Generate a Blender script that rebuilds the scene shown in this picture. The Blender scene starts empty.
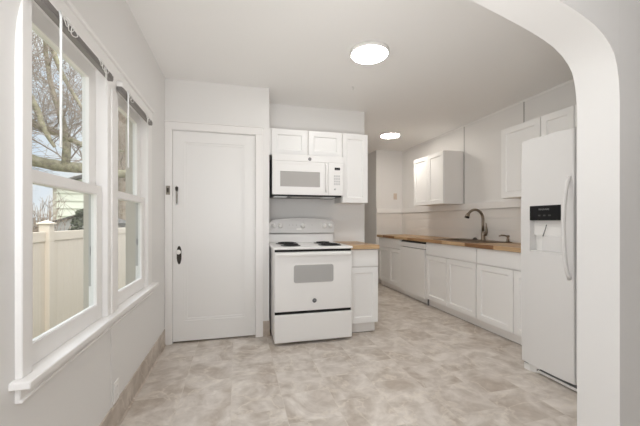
import bpy, bmesh, math, random
from mathutils import Vector, Matrix

random.seed(7)
scene = bpy.context.scene
COL = scene.collection

# ------------------------------------------------------------------ camera
cam_data = bpy.data.cameras.new('camera')
cam_data.sensor_width = 36.0
cam_data.lens = 321.55 / 640 * 36.0
cam_data.shift_y = 8.46 / 640
cam_data.clip_start = 0.02
cam = bpy.data.objects.new('camera', cam_data)
COL.objects.link(cam)
cam.location = (0, 0, 1.155)
cam.rotation_euler = (math.radians(90), 0, -0.2509)
scene.camera = cam

# ------------------------------------------------------------------ world, sun, exposure
SKY_STRENGTH = 0.9
SUN_STRENGTH = 3.8
LED_STRENGTH = (48.0, 50.0)
UPLIGHT_W = 7.0
FRONT_ROOM_W = 1.5
SIDE_FILL_W = 25.0
EXPOSURE = 0.07
scene.view_settings.view_transform = 'Standard'
scene.view_settings.look = 'None'
scene.view_settings.gamma = 1.0
scene.view_settings.exposure = EXPOSURE
scene.view_settings.use_curve_mapping = False
scene.cycles.use_denoising = True
scene.cycles.max_bounces = 14
scene.cycles.diffuse_bounces = 9
scene.cycles.transparent_max_bounces = 16
scene.cycles.sample_clamp_indirect = 6.0

world = bpy.data.worlds.new('overcast_sky')
scene.world = world
world.use_nodes = True
wn = world.node_tree.nodes
wl = world.node_tree.links
bg = wn['Background']
tc = wn.new('ShaderNodeTexCoord')
nz = wn.new('ShaderNodeTexNoise')
nz.inputs['Scale'].default_value = 5.0
nz.inputs['Detail'].default_value = 4.0
cr = wn.new('ShaderNodeValToRGB')
cr.color_ramp.elements[0].position = 0.36
cr.color_ramp.elements[0].color = (0.76, 0.86, 1.0, 1)
cr.color_ramp.elements[1].position = 0.54
cr.color_ramp.elements[1].color = (0.98, 0.985, 0.995, 1)
wl.new(tc.outputs['Generated'], nz.inputs['Vector'])
wl.new(nz.outputs['Fac'], cr.inputs['Fac'])
wl.new(cr.outputs['Color'], bg.inputs['Color'])
# an overcast sky is brighter overhead than at the horizon
sx = wn.new('ShaderNodeSeparateXYZ')
wl.new(tc.outputs['Generated'], sx.inputs['Vector'])
zc = wn.new('ShaderNodeMath'); zc.operation = 'MAXIMUM'; zc.inputs[1].default_value = 0.0
wl.new(sx.outputs['Z'], zc.inputs[0])
zp = wn.new('ShaderNodeMath'); zp.operation = 'POWER'; zp.inputs[1].default_value = 4.0
wl.new(zc.outputs['Value'], zp.inputs[0])
zm = wn.new('ShaderNodeMath'); zm.operation = 'MULTIPLY_ADD'
zm.inputs[1].default_value = 5.0 * SKY_STRENGTH; zm.inputs[2].default_value = SKY_STRENGTH
wl.new(zp.outputs['Value'], zm.inputs[0])
wl.new(zm.outputs['Value'], bg.inputs['Strength'])

sun_d = bpy.data.lights.new('hazy_sun', 'SUN')
sun_d.energy = SUN_STRENGTH
sun_d.angle = math.radians(60)
sun_d.color = (1.0, 0.96, 0.9)
sun = bpy.data.objects.new('hazy_sun', sun_d)
COL.objects.link(sun)
sun.location = (6, 4, 12)
sun.rotation_euler = Vector((-0.45, 0.55, -0.70)).to_track_quat('-Z', 'Y').to_euler()

# added fill light behind the camera, at an unseen front-room opening
al = bpy.data.lights.new('front_fill_light', 'AREA')
al.shape = 'RECTANGLE'
al.size, al.size_y = 2.2, 1.3
al.energy = FRONT_ROOM_W
al.color = (1.0, 0.985, 0.975)
alo = bpy.data.objects.new('front_fill_light', al)
COL.objects.link(alo)
alo.location = (0.9, -3.52, 1.5)
alo.rotation_euler = (math.radians(90), 0, 0)

# added upward fill below the camera to brighten the ceiling, no lamp there
ul = bpy.data.lights.new('added_uplight', 'AREA')
ul.shape = 'DISK'
ul.size = 0.45
ul.spread = math.radians(100)
ul.energy = UPLIGHT_W
ul.color = (1.0, 0.985, 0.97)
ulo = bpy.data.objects.new('added_uplight', ul)
COL.objects.link(ulo)
ulo.location = (0.32, 0.05, 0.80)
ulo.rotation_euler = Vector((0.12, 2.0, 1.8)).to_track_quat('-Z', 'Y').to_euler()

# added soft fill light, out of view to the left of the camera
dl = bpy.data.lights.new('side_fill_light', 'AREA')
dl.shape = 'RECTANGLE'
dl.size, dl.size_y = 1.0, 1.2
dl.energy = SIDE_FILL_W
dl.color = (0.96, 0.98, 1.0)
dlo = bpy.data.objects.new('side_fill_light', dl)
COL.objects.link(dlo)
dlo.location = (-0.45, 0.12, 1.45)
dlo.rotation_euler = Vector((1.0, 0.95, -0.10)).to_track_quat('-Z', 'Y').to_euler()

# ------------------------------------------------------------------ materials
def new_mat(name):
    m = bpy.data.materials.new(name)
    m.use_nodes = True
    return m, m.node_tree.nodes, m.node_tree.links, m.node_tree.nodes['Principled BSDF']


def paint(name, color, rough=0.5, metallic=0.0, bump=0.0, scale=60.0, coat=0.0, spec=0.5, vary=0.0):
    m, n, l, b = new_mat(name)
    b.inputs['Base Color'].default_value = (*color, 1)
    b.inputs['Roughness'].default_value = rough
    b.inputs['Metallic'].default_value = metallic
    b.inputs['Specular IOR Level'].default_value = spec
    b.inputs['Coat Weight'].default_value = coat
    if bump or vary:
        t = n.new('ShaderNodeTexCoord')
        z = n.new('ShaderNodeTexNoise')
        z.inputs['Scale'].default_value = scale
        z.inputs['Detail'].default_value = 4
        l.new(t.outputs['Object'], z.inputs['Vector'])
        if bump:
            bp = n.new('ShaderNodeBump')
            bp.inputs['Strength'].default_value = bump
            bp.inputs['Distance'].default_value = 0.002
            l.new(z.outputs['Fac'], bp.inputs['Height'])
            l.new(bp.outputs['Normal'], b.inputs['Normal'])
        if vary:
            mx = n.new('ShaderNodeMix')
            mx.data_type = 'RGBA'
            mx.inputs['A'].default_value = (*[c * (1 - vary) for c in color], 1)
            mx.inputs['B'].default_value = (*[min(1, c * (1 + vary)) for c in color], 1)
            l.new(z.outputs['Fac'], mx.inputs['Factor'])
            l.new(mx.outputs['Result'], b.inputs['Base Color'])
    return m


def emit(name, color, strength):
    m, n, l, b = new_mat(name)
    b.inputs['Base Color'].default_value = (0.9, 0.9, 0.9, 1)
    b.inputs['Emission Color'].default_value = (*color, 1)
    b.inputs['Emission Strength'].default_value = strength
    return m


def floor_vinyl(name, wall=False):
    """Stone-look sheet vinyl: staggered tiles with soft veins and thin pale joints."""
    m, n, l, b = new_mat(name)
    t = n.new('ShaderNodeTexCoord')
    mp = n.new('ShaderNodeMapping')
    mp.inputs['Location'].default_value = (0.04, 0.12, 0.07)
    if wall:
        mp.inputs['Rotation'].default_value = (math.radians(90), 0, math.radians(90))
    l.new(t.outputs['Object'], mp.inputs['Vector'])
    br = n.new('ShaderNodeTexBrick')
    br.offset = 0.5
    br.inputs['Color1'].default_value = (0, 0, 0, 1)
    br.inputs['Color2'].default_value = (1, 1, 1, 1)
    br.inputs['Mortar'].default_value = (0.5, 0.5, 0.5, 1)
    br.inputs['Scale'].default_value = 1.0
    br.inputs['Mortar Size'].default_value = 0.0025
    br.inputs['Mortar Smooth'].default_value = 0.5
    br.inputs['Brick Width'].default_value = 0.323
    br.inputs['Row Height'].default_value = 0.323
    br.inputs['Bias'].default_value = 0.0
    rot = n.new('ShaderNodeVectorRotate')
    rot.inputs['Angle'].default_value = math.radians(90)
    l.new(mp.outputs['Vector'], rot.inputs['Vector'])
    l.new(rot.outputs['Vector'], br.inputs['Vector'])
    # each tile gets its own slice of the stone pattern
    sep = n.new('ShaderNodeSeparateColor')
    l.new(br.outputs['Color'], sep.inputs['Color'])
    mul = n.new('ShaderNodeMath'); mul.operation = 'MULTIPLY'; mul.inputs[1].default_value = 9.0
    l.new(sep.outputs['Red'], mul.inputs[0])
    n1 = n.new('ShaderNodeTexNoise'); n1.noise_dimensions = '4D'
    n1.inputs['Scale'].default_value = 3.8; n1.inputs['Detail'].default_value = 8; n1.inputs['Roughness'].default_value = 0.60
    n1.inputs['Distortion'].default_value = 1.1
    l.new(mp.outputs['Vector'], n1.inputs['Vector']); l.new(mul.outputs['Value'], n1.inputs['W'])
    r1 = n.new('ShaderNodeValToRGB')
    e = r1.color_ramp.elements
    e[0].position = 0.36; e[0].color = (0.47, 0.40, 0.335, 1)
    e[1].position = 0.64; e[1].color = (0.75, 0.70, 0.65, 1)
    k = e.new(0.5); k.color = (0.61, 0.555, 0.50, 1)
    l.new(n1.outputs['Fac'], r1.inputs['Fac'])
    n2 = n.new('ShaderNodeTexNoise'); n2.noise_dimensions = '4D'
    n2.inputs['Scale'].default_value = 2.6; n2.inputs['Detail'].default_value = 6; n2.inputs['Distortion'].default_value = 0.9
    l.new(mp.outputs['Vector'], n2.inputs['Vector']); l.new(mul.outputs['Value'], n2.inputs['W'])
    r2 = n.new('ShaderNodeValToRGB')
    e = r2.color_ramp.elements
    e[0].position = 0.48; e[0].color = (0, 0, 0, 1)
    e[1].position = 0.515; e[1].color = (0, 0, 0, 1)
    k = e.new(0.5); k.color = (0.6, 0.6, 0.6, 1)
    l.new(n2.outputs['Fac'], r2.inputs['Fac'])
    mx = n.new('ShaderNodeMix'); mx.data_type = 'RGBA'
    mx.inputs['B'].default_value = (0.76, 0.70, 0.62, 1)
    l.new(r2.outputs['Color'], mx.inputs['Factor']); l.new(r1.outputs['Color'], mx.inputs['A'])
    n3 = n.new('ShaderNodeTexNoise'); n3.inputs['Scale'].default_value = 13.0; n3.inputs['Detail'].default_value = 4
    n3.inputs['Distortion'].default_value = 0.7
    l.new(mp.outputs['Vector'], n3.inputs['Vector'])
    r3 = n.new('ShaderNodeValToRGB')
    r3.color_ramp.elements[0].position = 0.36; r3.color_ramp.elements[0].color = (0.80, 0.78, 0.76, 1)
    r3.color_ramp.elements[1].position = 0.60; r3.color_ramp.elements[1].color = (1, 1, 1, 1)
    l.new(n3.outputs['Fac'], r3.inputs['Fac'])
    m3 = n.new('ShaderNodeMix'); m3.data_type = 'RGBA'; m3.blend_type = 'MULTIPLY'
    m3.inputs['Factor'].default_value = 0.6
    l.new(mx.outputs['Result'], m3.inputs['A']); l.new(r3.outputs['Color'], m3.inputs['B'])
    mt = n.new('ShaderNodeMix'); mt.data_type = 'RGBA'
    mt.inputs['B'].default_value = (0.70, 0.65, 0.58, 1)
    fm = n.new('ShaderNodeMath'); fm.operation = 'MULTIPLY'; fm.inputs[1].default_value = 0.0 if wall else 0.32
    l.new(br.outputs['Fac'], fm.inputs[0]); l.new(fm.outputs['Value'], mt.inputs['Factor'])
    l.new(m3.outputs['Result'], mt.inputs['A']); l.new(mt.outputs['Result'], b.inputs['Base Color'])
    b.inputs['Roughness'].default_value = 0.36
    b.inputs['Specular IOR Level'].default_value = 0.6
    bp = n.new('ShaderNodeBump'); bp.inputs['Strength'].default_value = 0.08; bp.inputs['Distance'].default_value = 0.002
    l.new(n1.outputs['Fac'], bp.inputs['Height']); l.new(bp.outputs['Normal'], b.inputs['Normal'])
    return m


def butcher(name, along):
    """Edge-glued staves running along X or Y, light birch with darker streaks."""
    m, n, l, b = new_mat(name)
    t = n.new('ShaderNodeTexCoord')
    mp = n.new('ShaderNodeMapping')
    if along == 'Y':
        mp.inputs['Rotation'].default_value = (0, 0, math.radians(90))
    l.new(t.outputs['Object'], mp.inputs['Vector'])
    # staves also need to change with height so that the front edge is not one colour
    br = n.new('ShaderNodeTexBrick')
    br.offset = 0.37
    br.inputs['Color1'].default_value = (0, 0, 0, 1); br.inputs['Color2'].default_value = (1, 1, 1, 1)
    br.inputs['Mortar'].default_value = (0.4, 0.4, 0.4, 1)
    br.inputs['Scale'].default_value = 1.0; br.inputs['Mortar Size'].default_value = 0.0006
    br.inputs['Brick Width'].default_value = 0.42; br.inputs['Row Height'].default_value = 0.042
    l.new(mp.outputs['Vector'], br.inputs['Vector'])
    sep = n.new('ShaderNodeSeparateColor'); l.new(br.outputs['Color'], sep.inputs['Color'])
    r = n.new('ShaderNodeValToRGB')
    e = r.color_ramp.elements
    e[0].position = 0.0; e[0].color = (0.24, 0.12, 0.05, 1)
    e[1].position = 1.0; e[1].color = (0.60, 0.42, 0.25, 1)
    for pos, c in ((0.12, (0.34, 0.19, 0.085)), (0.3, (0.52, 0.33, 0.17)), (0.6, (0.62, 0.44, 0.26))):
        k = e.new(pos); k.color = (*c, 1)
    l.new(sep.outputs['Red'], r.inputs['Fac'])
    sc = n.new('ShaderNodeMapping'); sc.inputs['Scale'].default_value = (3, 60, 60)
    l.new(mp.outputs['Vector'], sc.inputs['Vector'])
    g = n.new('ShaderNodeTexNoise'); g.inputs['Scale'].default_value = 1.0; g.inputs['Detail'].default_value = 5
    g.inputs['Distortion'].default_value = 0.6
    l.new(sc.outputs['Vector'], g.inputs['Vector'])
    mx = n.new('ShaderNodeMix'); mx.data_type = 'RGBA'; mx.blend_type = 'MULTIPLY'
    rr = n.new('ShaderNodeValToRGB')
    rr.color_ramp.elements[0].position = 0.3; rr.color_ramp.elements[0].color = (0.62, 0.52, 0.42, 1)
    rr.color_ramp.elements[1].position = 0.65; rr.color_ramp.elements[1].color = (1, 1, 1, 1)
    l.new(g.outputs['Fac'], rr.inputs['Fac'])
    mx.inputs['Factor'].default_value = 0.8
    l.new(r.outputs['Color'], mx.inputs['A']); l.new(rr.outputs['Color'], mx.inputs['B'])
    l.new(mx.outputs['Result'], b.inputs['Base Color'])
    b.inputs['Roughness'].default_value = 0.38
    return m


def glass_pane(name, tint=(0.97, 0.985, 0.98)):
    m, n, l, b = new_mat(name)
    n.remove(b)
    tr = n.new('ShaderNodeBsdfTransparent'); tr.inputs['Color'].default_value = (*tint, 1)
    gl = n.new('ShaderNodeBsdfGlossy'); gl.inputs['Roughness'].default_value = 0.02
    lw = n.new('ShaderNodeLayerWeight'); lw.inputs['Blend'].default_value = 0.5
    pw = n.new('ShaderNodeMath'); pw.operation = 'POWER'; pw.inputs[1].default_value = 5.0
    fr = n.new('ShaderNodeMath'); fr.operation = 'MULTIPLY_ADD'; fr.inputs[1].default_value = 0.5; fr.inputs[2].default_value = 0.02
    l.new(lw.outputs['Facing'], pw.inputs[0]); l.new(pw.outputs['Value'], fr.inputs[0])
    mx = n.new('ShaderNodeMixShader')
    l.new(fr.outputs['Value'], mx.inputs['Fac']); l.new(tr.outputs['BSDF'], mx.inputs[1]); l.new(gl.outputs['BSDF'], mx.inputs[2])
    l.new(mx.outputs['Shader'], n['Material Output'].inputs['Surface'])
    return m


def bark(name, c1, c2, moss=None):
    m, n, l, b = new_mat(name)
    t = n.new('ShaderNodeTexCoord')
    z = n.new('ShaderNodeTexNoise'); z.inputs['Scale'].default_value = 9; z.inputs['Detail'].default_value = 6
    l.new(t.outputs['Object'], z.inputs['Vector'])
    r = n.new('ShaderNodeValToRGB')
    r.color_ramp.elements[0].position = 0.35; r.color_ramp.elements[0].color = (*c1, 1)
    r.color_ramp.elements[1].position = 0.65; r.color_ramp.elements[1].color = (*c2, 1)
    if moss:
        k = r.color_ramp.elements.new(0.5); k.color = (*moss, 1)
    l.new(z.outputs['Fac'], r.inputs['Fac']); l.new(r.outputs['Color'], b.inputs['Base Color'])
    b.inputs['Roughness'].default_value = 0.9
    bp = n.new('ShaderNodeBump'); bp.inputs['Strength'].default_value = 0.6; bp.inputs['Distance'].default_value = 0.02
    l.new(z.outputs['Fac'], bp.inputs['Height']); l.new(bp.outputs['Normal'], b.inputs['Normal'])
    return m


def dotted_glass(name, base, dot, scale):
    m, n, l, b = new_mat(name)
    t = n.new('ShaderNodeTexCoord')
    v = n.new('ShaderNodeTexVoronoi'); v.inputs['Scale'].default_value = scale; v.inputs['Randomness'].default_value = 0.15
    l.new(t.outputs['Object'], v.inputs['Vector'])
    r = n.new('ShaderNodeValToRGB')
    r.color_ramp.elements[0].position = 0.3; r.color_ramp.elements[0].color = (*dot, 1)
    r.color_ramp.elements[1].position = 0.45; r.color_ramp.elements[1].color = (*base, 1)
    l.new(v.outputs['Distance'], r.inputs['Fac']); l.new(r.outputs['Color'], b.inputs['Base Color'])
    b.inputs['Roughness'].default_value = 0.16
    return m


WALL = paint('wall_paint', (0.80, 0.79, 0.777), 0.55, bump=0.05, scale=140, vary=0.008)
CEIL = paint('ceiling_paint', (0.88, 0.872, 0.86), 0.75, bump=0.08, scale=90)
TRIM = paint('trim_gloss_paint', (0.86, 0.845, 0.83), 0.35)
DOORP = paint('door_paint', (0.85, 0.842, 0.83), 0.38, bump=0.03, scale=20)
CAB = paint('cabinet_lacquer', (0.88, 0.875, 0.865), 0.38)
CABIN = paint('cabinet_carcass', (0.83, 0.81, 0.79), 0.45)
APPL = paint('appliance_enamel', (0.86, 0.852, 0.84), 0.28, coat=0.2)
FRID = paint('fridge_textured_enamel', (0.76, 0.752, 0.742), 0.36, bump=0.04, scale=500)
PLASTIC = paint('white_plastic', (0.84, 0.83, 0.81), 0.4)
GREYPL = paint('grey_plastic', (0.45, 0.44, 0.43), 0.5)
BLACK = paint('black_enamel', (0.012, 0.012, 0.013), 0.35)
BLACKPANEL = paint('black_gloss_panel', (0.010, 0.010, 0.011), 0.3, spec=0.25)
KEYP = paint('dark_key_print', (0.05, 0.05, 0.05), 0.5)
DIMPRINT = paint('dim_grey_print', (0.22, 0.22, 0.22), 0.5)
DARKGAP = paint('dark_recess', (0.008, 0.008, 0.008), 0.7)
COIL = paint('burner_coil_black', (0.02, 0.019, 0.019), 0.45, metallic=0.3)
CHROME = paint('chrome', (0.62, 0.62, 0.61), 0.18, metallic=1)
NICKEL = paint('brushed_bronze_nickel', (0.27, 0.225, 0.18), 0.28, metallic=1)
DARKBRONZE = paint('dark_bronze', (0.05, 0.042, 0.036), 0.4, metallic=0.7)
OLDBRASS = paint('aged_grey_brass', (0.30, 0.27, 0.23), 0.45, metallic=0.8)
SINKM = paint('sink_brown_composite', (0.20, 0.15, 0.11), 0.4)
KNOBM = paint('knob_porcelain', (0.88, 0.86, 0.84), 0.15, coat=0.5)
BADGE = paint('badge_grey', (0.17, 0.17, 0.175), 0.45)
PANELG = paint('shaded_control_panel', (0.68, 0.67, 0.66), 0.3, coat=0.3)  # white panel greyed in its colour for the shade under the microwave
SILVER = paint('badge_silver', (0.62, 0.62, 0.62), 0.35, metallic=0.4)
BLINDG = paint('blind_grey_vinyl', (0.23, 0.215, 0.205), 0.5)
WANDM = paint('clear_white_acrylic', (0.85, 0.86, 0.86), 0.15)
SEAM = paint('grey_panel_joint', (0.42, 0.41, 0.40), 0.6)
SHIP = paint('shiplap_paint', (0.78, 0.755, 0.725), 0.45)
LEDS = [emit('led_diffuser_glow', (1.0, 0.985, 0.965), LED_STRENGTH[0]), emit('led_diffuser_glow_dim', (1.0, 0.935, 0.85), LED_STRENGTH[1])]
FLOORM = floor_vinyl('stone_look_vinyl')
BASEM = floor_vinyl('stone_look_vinyl_base', wall=True)
for nd in BASEM.node_tree.nodes:
    if nd.type == 'VALTORGB' and len(nd.color_ramp.elements) == 3 and nd.color_ramp.elements[0].color[0] > 0.2:
        for el in nd.color_ramp.elements:
            el.color = (el.color[0] * 0.84, el.color[1] * 0.80, el.color[2] * 0.76, 1)
WOODX = butcher('butcher_block_across', 'X')
WOODY = butcher('butcher_block_lengthwise', 'Y')
GLASS = glass_pane('window_glass')
OVENGL = dotted_glass('oven_window_glass', (0.50, 0.495, 0.485), (0.36, 0.355, 0.35), 230)
MWGL = dotted_glass('microwave_window_mesh', (0.46, 0.445, 0.43), (0.34, 0.325, 0.315), 420)
VINYL = paint('cream_vinyl_fence', (0.68, 0.60, 0.51), 0.5)
SIDING = paint('pale_green_siding', (0.70, 0.72, 0.63), 0.7)
GREYSID = paint('grey_siding', (0.50, 0.49, 0.49), 0.7)
ROOF = paint('dark_shingles', (0.10, 0.095, 0.09), 0.9, vary=0.3, scale=30)
EXT = paint('exterior_trim_cream', (0.50, 0.46, 0.40), 0.5)
GROUND = paint('winter_lawn', (0.20, 0.19, 0.11), 1.0, vary=0.4, scale=6)
BARK1 = bark('mossy_bark', (0.20, 0.17, 0.13), (0.40, 0.35, 0.27), (0.30, 0.285, 0.19))
BARK2 = bark('brown_bark', (0.20, 0.16, 0.12), (0.36, 0.30, 0.24))
TWIG = paint('bare_twigs', (0.33, 0.275, 0.23), 0.9)
LEAFD = paint('evergreen_leaves', (0.075, 0.085, 0.05), 0.8, vary=0.4, scale=20)
BRUSH = paint('dry_brush', (0.30, 0.24, 0.19), 0.9)


# ------------------------------------------------------------------ mesh helpers
class Fr:
    """Local frame: a along the width, b outwards from the front face, c up."""
    def __init__(self, o=(0, 0, 0), u=(1, 0, 0), v=(0, 1, 0)):
        self.o, self.u, self.v = Vector(o), Vector(u), Vector(v)

    def __call__(self, a, b, c):
        return self.o + self.u * a + self.v * b + Vector((0, 0, c))


W = Fr()


class MB:
    def __init__(self, fr=W):
        self.bm = bmesh.new()
        self.f = fr

    def _v(self, p):
        return self.bm.verts.new(self.f(*p))

    def box(self, a0, a1, b0, b1, c0, c1, bev=0.0, seg=1):
        v = [self._v(p) for p in ((a0, b0, c0), (a1, b0, c0), (a1, b1, c0), (a0, b1, c0),
                                  (a0, b0, c1), (a1, b0, c1), (a1, b1, c1), (a0, b1, c1))]
        fs = [self.bm.faces.new([v[i] for i in q]) for q in
              ((0, 3, 2, 1), (4, 5, 6, 7), (0, 1, 5, 4), (1, 2, 6, 5), (2, 3, 7, 6), (3, 0, 4, 7))]
        if bev:
            ed = list({e for f in fs for e in f.edges})
            bmesh.ops.bevel(self.bm, geom=ed, offset=bev, segments=seg, affect='EDGES', profile=0.5)
        return self

    def plate(self, a0, a1, c0, c1, hole, b0, b1, bev=0.0, seg=2):
        """Flat plate with one rectangular hole through it (b0 back, b1 front)."""
        A = [a0, hole[0], hole[1], a1]
        C = [c0, hole[2], hole[3], c1]
        g = {}
        for k, b in enumerate((b0, b1)):
            for i in range(4):
                for j in range(4):
                    g[i, j, k] = self._v((A[i], b, C[j]))
        for k in (0, 1):
            for i in range(3):
                for j in range(3):
                    if (i, j) != (1, 1):
                        self.bm.faces.new([g[i, j, k], g[i + 1, j, k], g[i + 1, j + 1, k], g[i, j + 1, k]])
        outer = []
        for i in range(3):
            for j in (0, 3):
                f = self.bm.faces.new([g[i, j, 0], g[i + 1, j, 0], g[i + 1, j, 1], g[i, j, 1]])
                outer += [e for e in f.edges if {e.verts[0], e.verts[1]} == {g[i, j, 1], g[i + 1, j, 1]}]
        for j in range(3):
            for i in (0, 3):
                f = self.bm.faces.new([g[i, j, 0], g[i, j + 1, 0], g[i, j + 1, 1], g[i, j, 1]])
                outer += [e for e in f.edges if {e.verts[0], e.verts[1]} == {g[i, j, 1], g[i, j + 1, 1]}]
        for (i, j), (p, q) in (((1, 1), (2, 1)), ((2, 1), (2, 2)), ((2, 2), (1, 2)), ((1, 2), (1, 1))):
            self.bm.faces.new([g[i, j, 0], g[p, q, 0], g[p, q, 1], g[i, j, 1]])
        if bev:
            bmesh.ops.bevel(self.bm, geom=outer, offset=bev, segments=seg, affect='EDGES', profile=0.5)
        return self

    def shaker(self, a0, a1, c0, c1, b0=0.0, b1=0.02, fw=0.057, rec=0.012, sl=0.009):
        h = (a0 + fw, a1 - fw, c0 + fw, c1 - fw)
        self.plate(a0, a1, c0, c1, h, b0, b1, bev=0.0015, seg=1)
        self.box(h[0] - 0.001, h[1] + 0.001, b0, b1 - rec, h[2] - 0.001, h[3] + 0.001)
        o = [(h[0], h[2]), (h[1], h[2]), (h[1], h[3]), (h[0], h[3])]
        q = [(h[0] + sl, h[2] + sl), (h[1] - sl, h[2] + sl), (h[1] - sl, h[3] - sl), (h[0] + sl, h[3] - sl)]
        for k in range(4):
            n = (k + 1) % 4
            self.bm.faces.new([self._v((o[k][0], b1 - 0.003, o[k][1])), self._v((o[n][0], b1 - 0.003, o[n][1])),
                               self._v((q[n][0], b1 - rec + 0.0003, q[n][1])), self._v((q[k][0], b1 - rec + 0.0003, q[k][1]))])
        return self

    def prism(self, pts, b0, b1, plane='ac', bev=0.0, seg=2, smooth=False):
        """Outline pts in the given plane, extruded along the third direction from b0 to b1."""
        def P(p, b):
            if plane == 'ac':
                return (p[0], b, p[1])
            if plane == 'ab':
                return (p[0], p[1], b)
            return (b, p[0], p[1])
        lo = [self._v(P(p, b0)) for p in pts]
        hi = [self._v(P(p, b1)) for p in pts]
        f0 = self.bm.faces.new(lo)
        f1 = self.bm.faces.new(hi)
        k = len(pts)
        for i in range(k):
            f = self.bm.faces.new([lo[i], lo[(i + 1) % k], hi[(i + 1) % k], hi[i]])
            f.smooth = smooth
        if bev:
            bmesh.ops.bevel(self.bm, geom=list(f1.edges), offset=bev, segments=seg, affect='EDGES', profile=0.5)
        return self

    def rrect(self, a0, a1, c0, c1, r, b0, b1, n=5, bev=0.0):
        pts = []
        for cx, cy, s in ((a1 - r, c1 - r, 0), (a0 + r, c1 - r, 90), (a0 + r, c0 + r, 180), (a1 - r, c0 + r, 270)):
            for i in range(n + 1):
                t = math.radians(s + 90 * i / n)
                pts.append((cx + r * math.cos(t), cy + r * math.sin(t)))
        return self.prism(pts, b0, b1, bev=bev)

    def tube(self, pts, rad, sides=10, smooth=True):
        P = [Vector(self.f(*p)) for p in pts]
        R = rad if isinstance(rad, (list, tuple)) else [rad] * len(P)
        rings = []
        prev = None
        for i, p in enumerate(P):
            d = (P[min(i + 1, len(P) - 1)] - P[max(i - 1, 0)]).normalized()
            if prev is None:
                ref = Vector((0, 0, 1)) if abs(d.z) < 0.9 else Vector((1, 0, 0))
                x = d.cross(ref).normalized()
            else:
                x = (prev - d * prev.dot(d)).normalized()
            prev = x
            y = d.cross(x)
            rings.append([self.bm.verts.new(p + (x * math.cos(2 * math.pi * k / sides) + y * math.sin(2 * math.pi * k / sides)) * R[i])
                          for k in range(sides)])
        for a, b in zip(rings, rings[1:]):
            for k in range(sides):
                f = self.bm.faces.new([a[k], a[(k + 1) % sides], b[(k + 1) % sides], b[k]])
                f.smooth = smooth
        self.bm.faces.new(rings[0])
        self.bm.faces.new(list(reversed(rings[-1])))
        return self

    def lathe(self, prof, o, axis=(0, 0, 1), sides=24, smooth=True):
        """prof: (radius, distance along axis); o and axis in the local frame."""
        O = Vector(self.f(*o))
        ax = (Vector(self.f(*axis)) - Vector(self.f(0, 0, 0))).normalized()
        ref = Vector((0, 0, 1)) if abs(ax.z) < 0.9 else Vector((1, 0, 0))
        x = ax.cross(ref).normalized()
        y = ax.cross(x)
        rings = []
        for r, h in prof:
            r = max(r, 0.0002)
            rings.append([self.bm.verts.new(O + ax * h + (x * math.cos(2 * math.pi * k / sides) + y * math.sin(2 * math.pi * k / sides)) * r)
                          for k in range(sides)])
        for a, b in zip(rings, rings[1:]):
            for k in range(sides):
                f = self.bm.faces.new([a[k], a[(k + 1) % sides], b[(k + 1) % sides], b[k]])
                f.smooth = smooth
        self.bm.faces.new(rings[0])
        self.bm.faces.new(rings[-1])
        return self

    def build(self, name, mat, parent=None):
        bmesh.ops.recalc_face_normals(self.bm, faces=self.bm.faces)
        off = Vector(parent['_w']) if parent is not None else None
        vs = [v.co for v in self.bm.verts]
        mn = Vector((min(v.x for v in vs), min(v.y for v in vs), min(v.z for v in vs)))
        mxv = Vector((max(v.x for v in vs), max(v.y for v in vs), max(v.z for v in vs)))
        org = Vector(((mn.x + mxv.x) / 2, (mn.y + mxv.y) / 2, mn.z))
        if mat in KEEP:      # materials mapped in object space stay registered to the room
            org = Vector((0, 0, 0))
        for v in self.bm.verts:
            v.co -= org
        me = bpy.data.meshes.new(name)
        self.bm.to_mesh(me)
        self.bm.free()
        me.materials.append(mat)
        o = bpy.data.objects.new(name, me)
        COL.objects.link(o)
        o['_w'] = org
        if parent is not None:
            o.parent = parent
            o.location = org - off
        else:
            o.location = org
        return o


KEEP = {FLOORM, BASEM, WOODX, WOODY, OVENGL, MWGL}


def tag(o, label, cat, group=None, kind=None):
    o['label'] = label
    o['category'] = cat
    if group:
        o['group'] = group
    if kind:
        o['kind'] = kind
    return o


def thing(name, loc, label, cat, group=None):
    o = bpy.data.objects.new(name, None)
    COL.objects.link(o)
    o.empty_display_size = 0.1
    o.location = loc
    o['_w'] = Vector(loc)
    return tag(o, label, cat, group)


def struct(o):
    o['kind'] = 'structure'
    return o


def lettering(name, text, size, loc, rot, mat, parent, extrude=0.0006):
    cu = bpy.data.curves.new(name, 'FONT')
    cu.body = text
    cu.size = size
    cu.extrude = extrude
    cu.align_x = 'CENTER'
    cu.align_y = 'CENTER'
    tmp = bpy.data.objects.new(name + '_curve', cu)
    COL.objects.link(tmp)
    bpy.context.view_layer.update()
    dg = bpy.context.evaluated_depsgraph_get()
    me = bpy.data.meshes.new_from_object(tmp.evaluated_get(dg))
    bpy.data.objects.remove(tmp)
    bpy.data.curves.remove(cu)
    me.materials.clear()
    me.materials.append(mat)
    o = bpy.data.objects.new(name, me)
    COL.objects.link(o)
    o.parent = parent
    o.location = Vector(loc) - Vector(parent['_w'])
    o.rotation_euler = rot
    o['_w'] = Vector(loc)
    return o


# ------------------------------------------------------------------ room shell
H = 2.5
XL = -0.66            # left wall
YD = 3.279            # wall with the panelled door
YB = 3.692            # wall behind the range
XR = 3.07             # right wall
YE = 5.60             # end wall of the kitchen
Y0, Y1 = 1.02, 1.20   # arch wall

struct(MB().box(-0.9, 5.2, -3.9, 8.3, -0.12, 0.0).build('floor', FLOORM))
struct(MB().box(-0.9, 5.2, -3.9, 8.3, H, H + 0.15).build('ceiling', CEIL))

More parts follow.
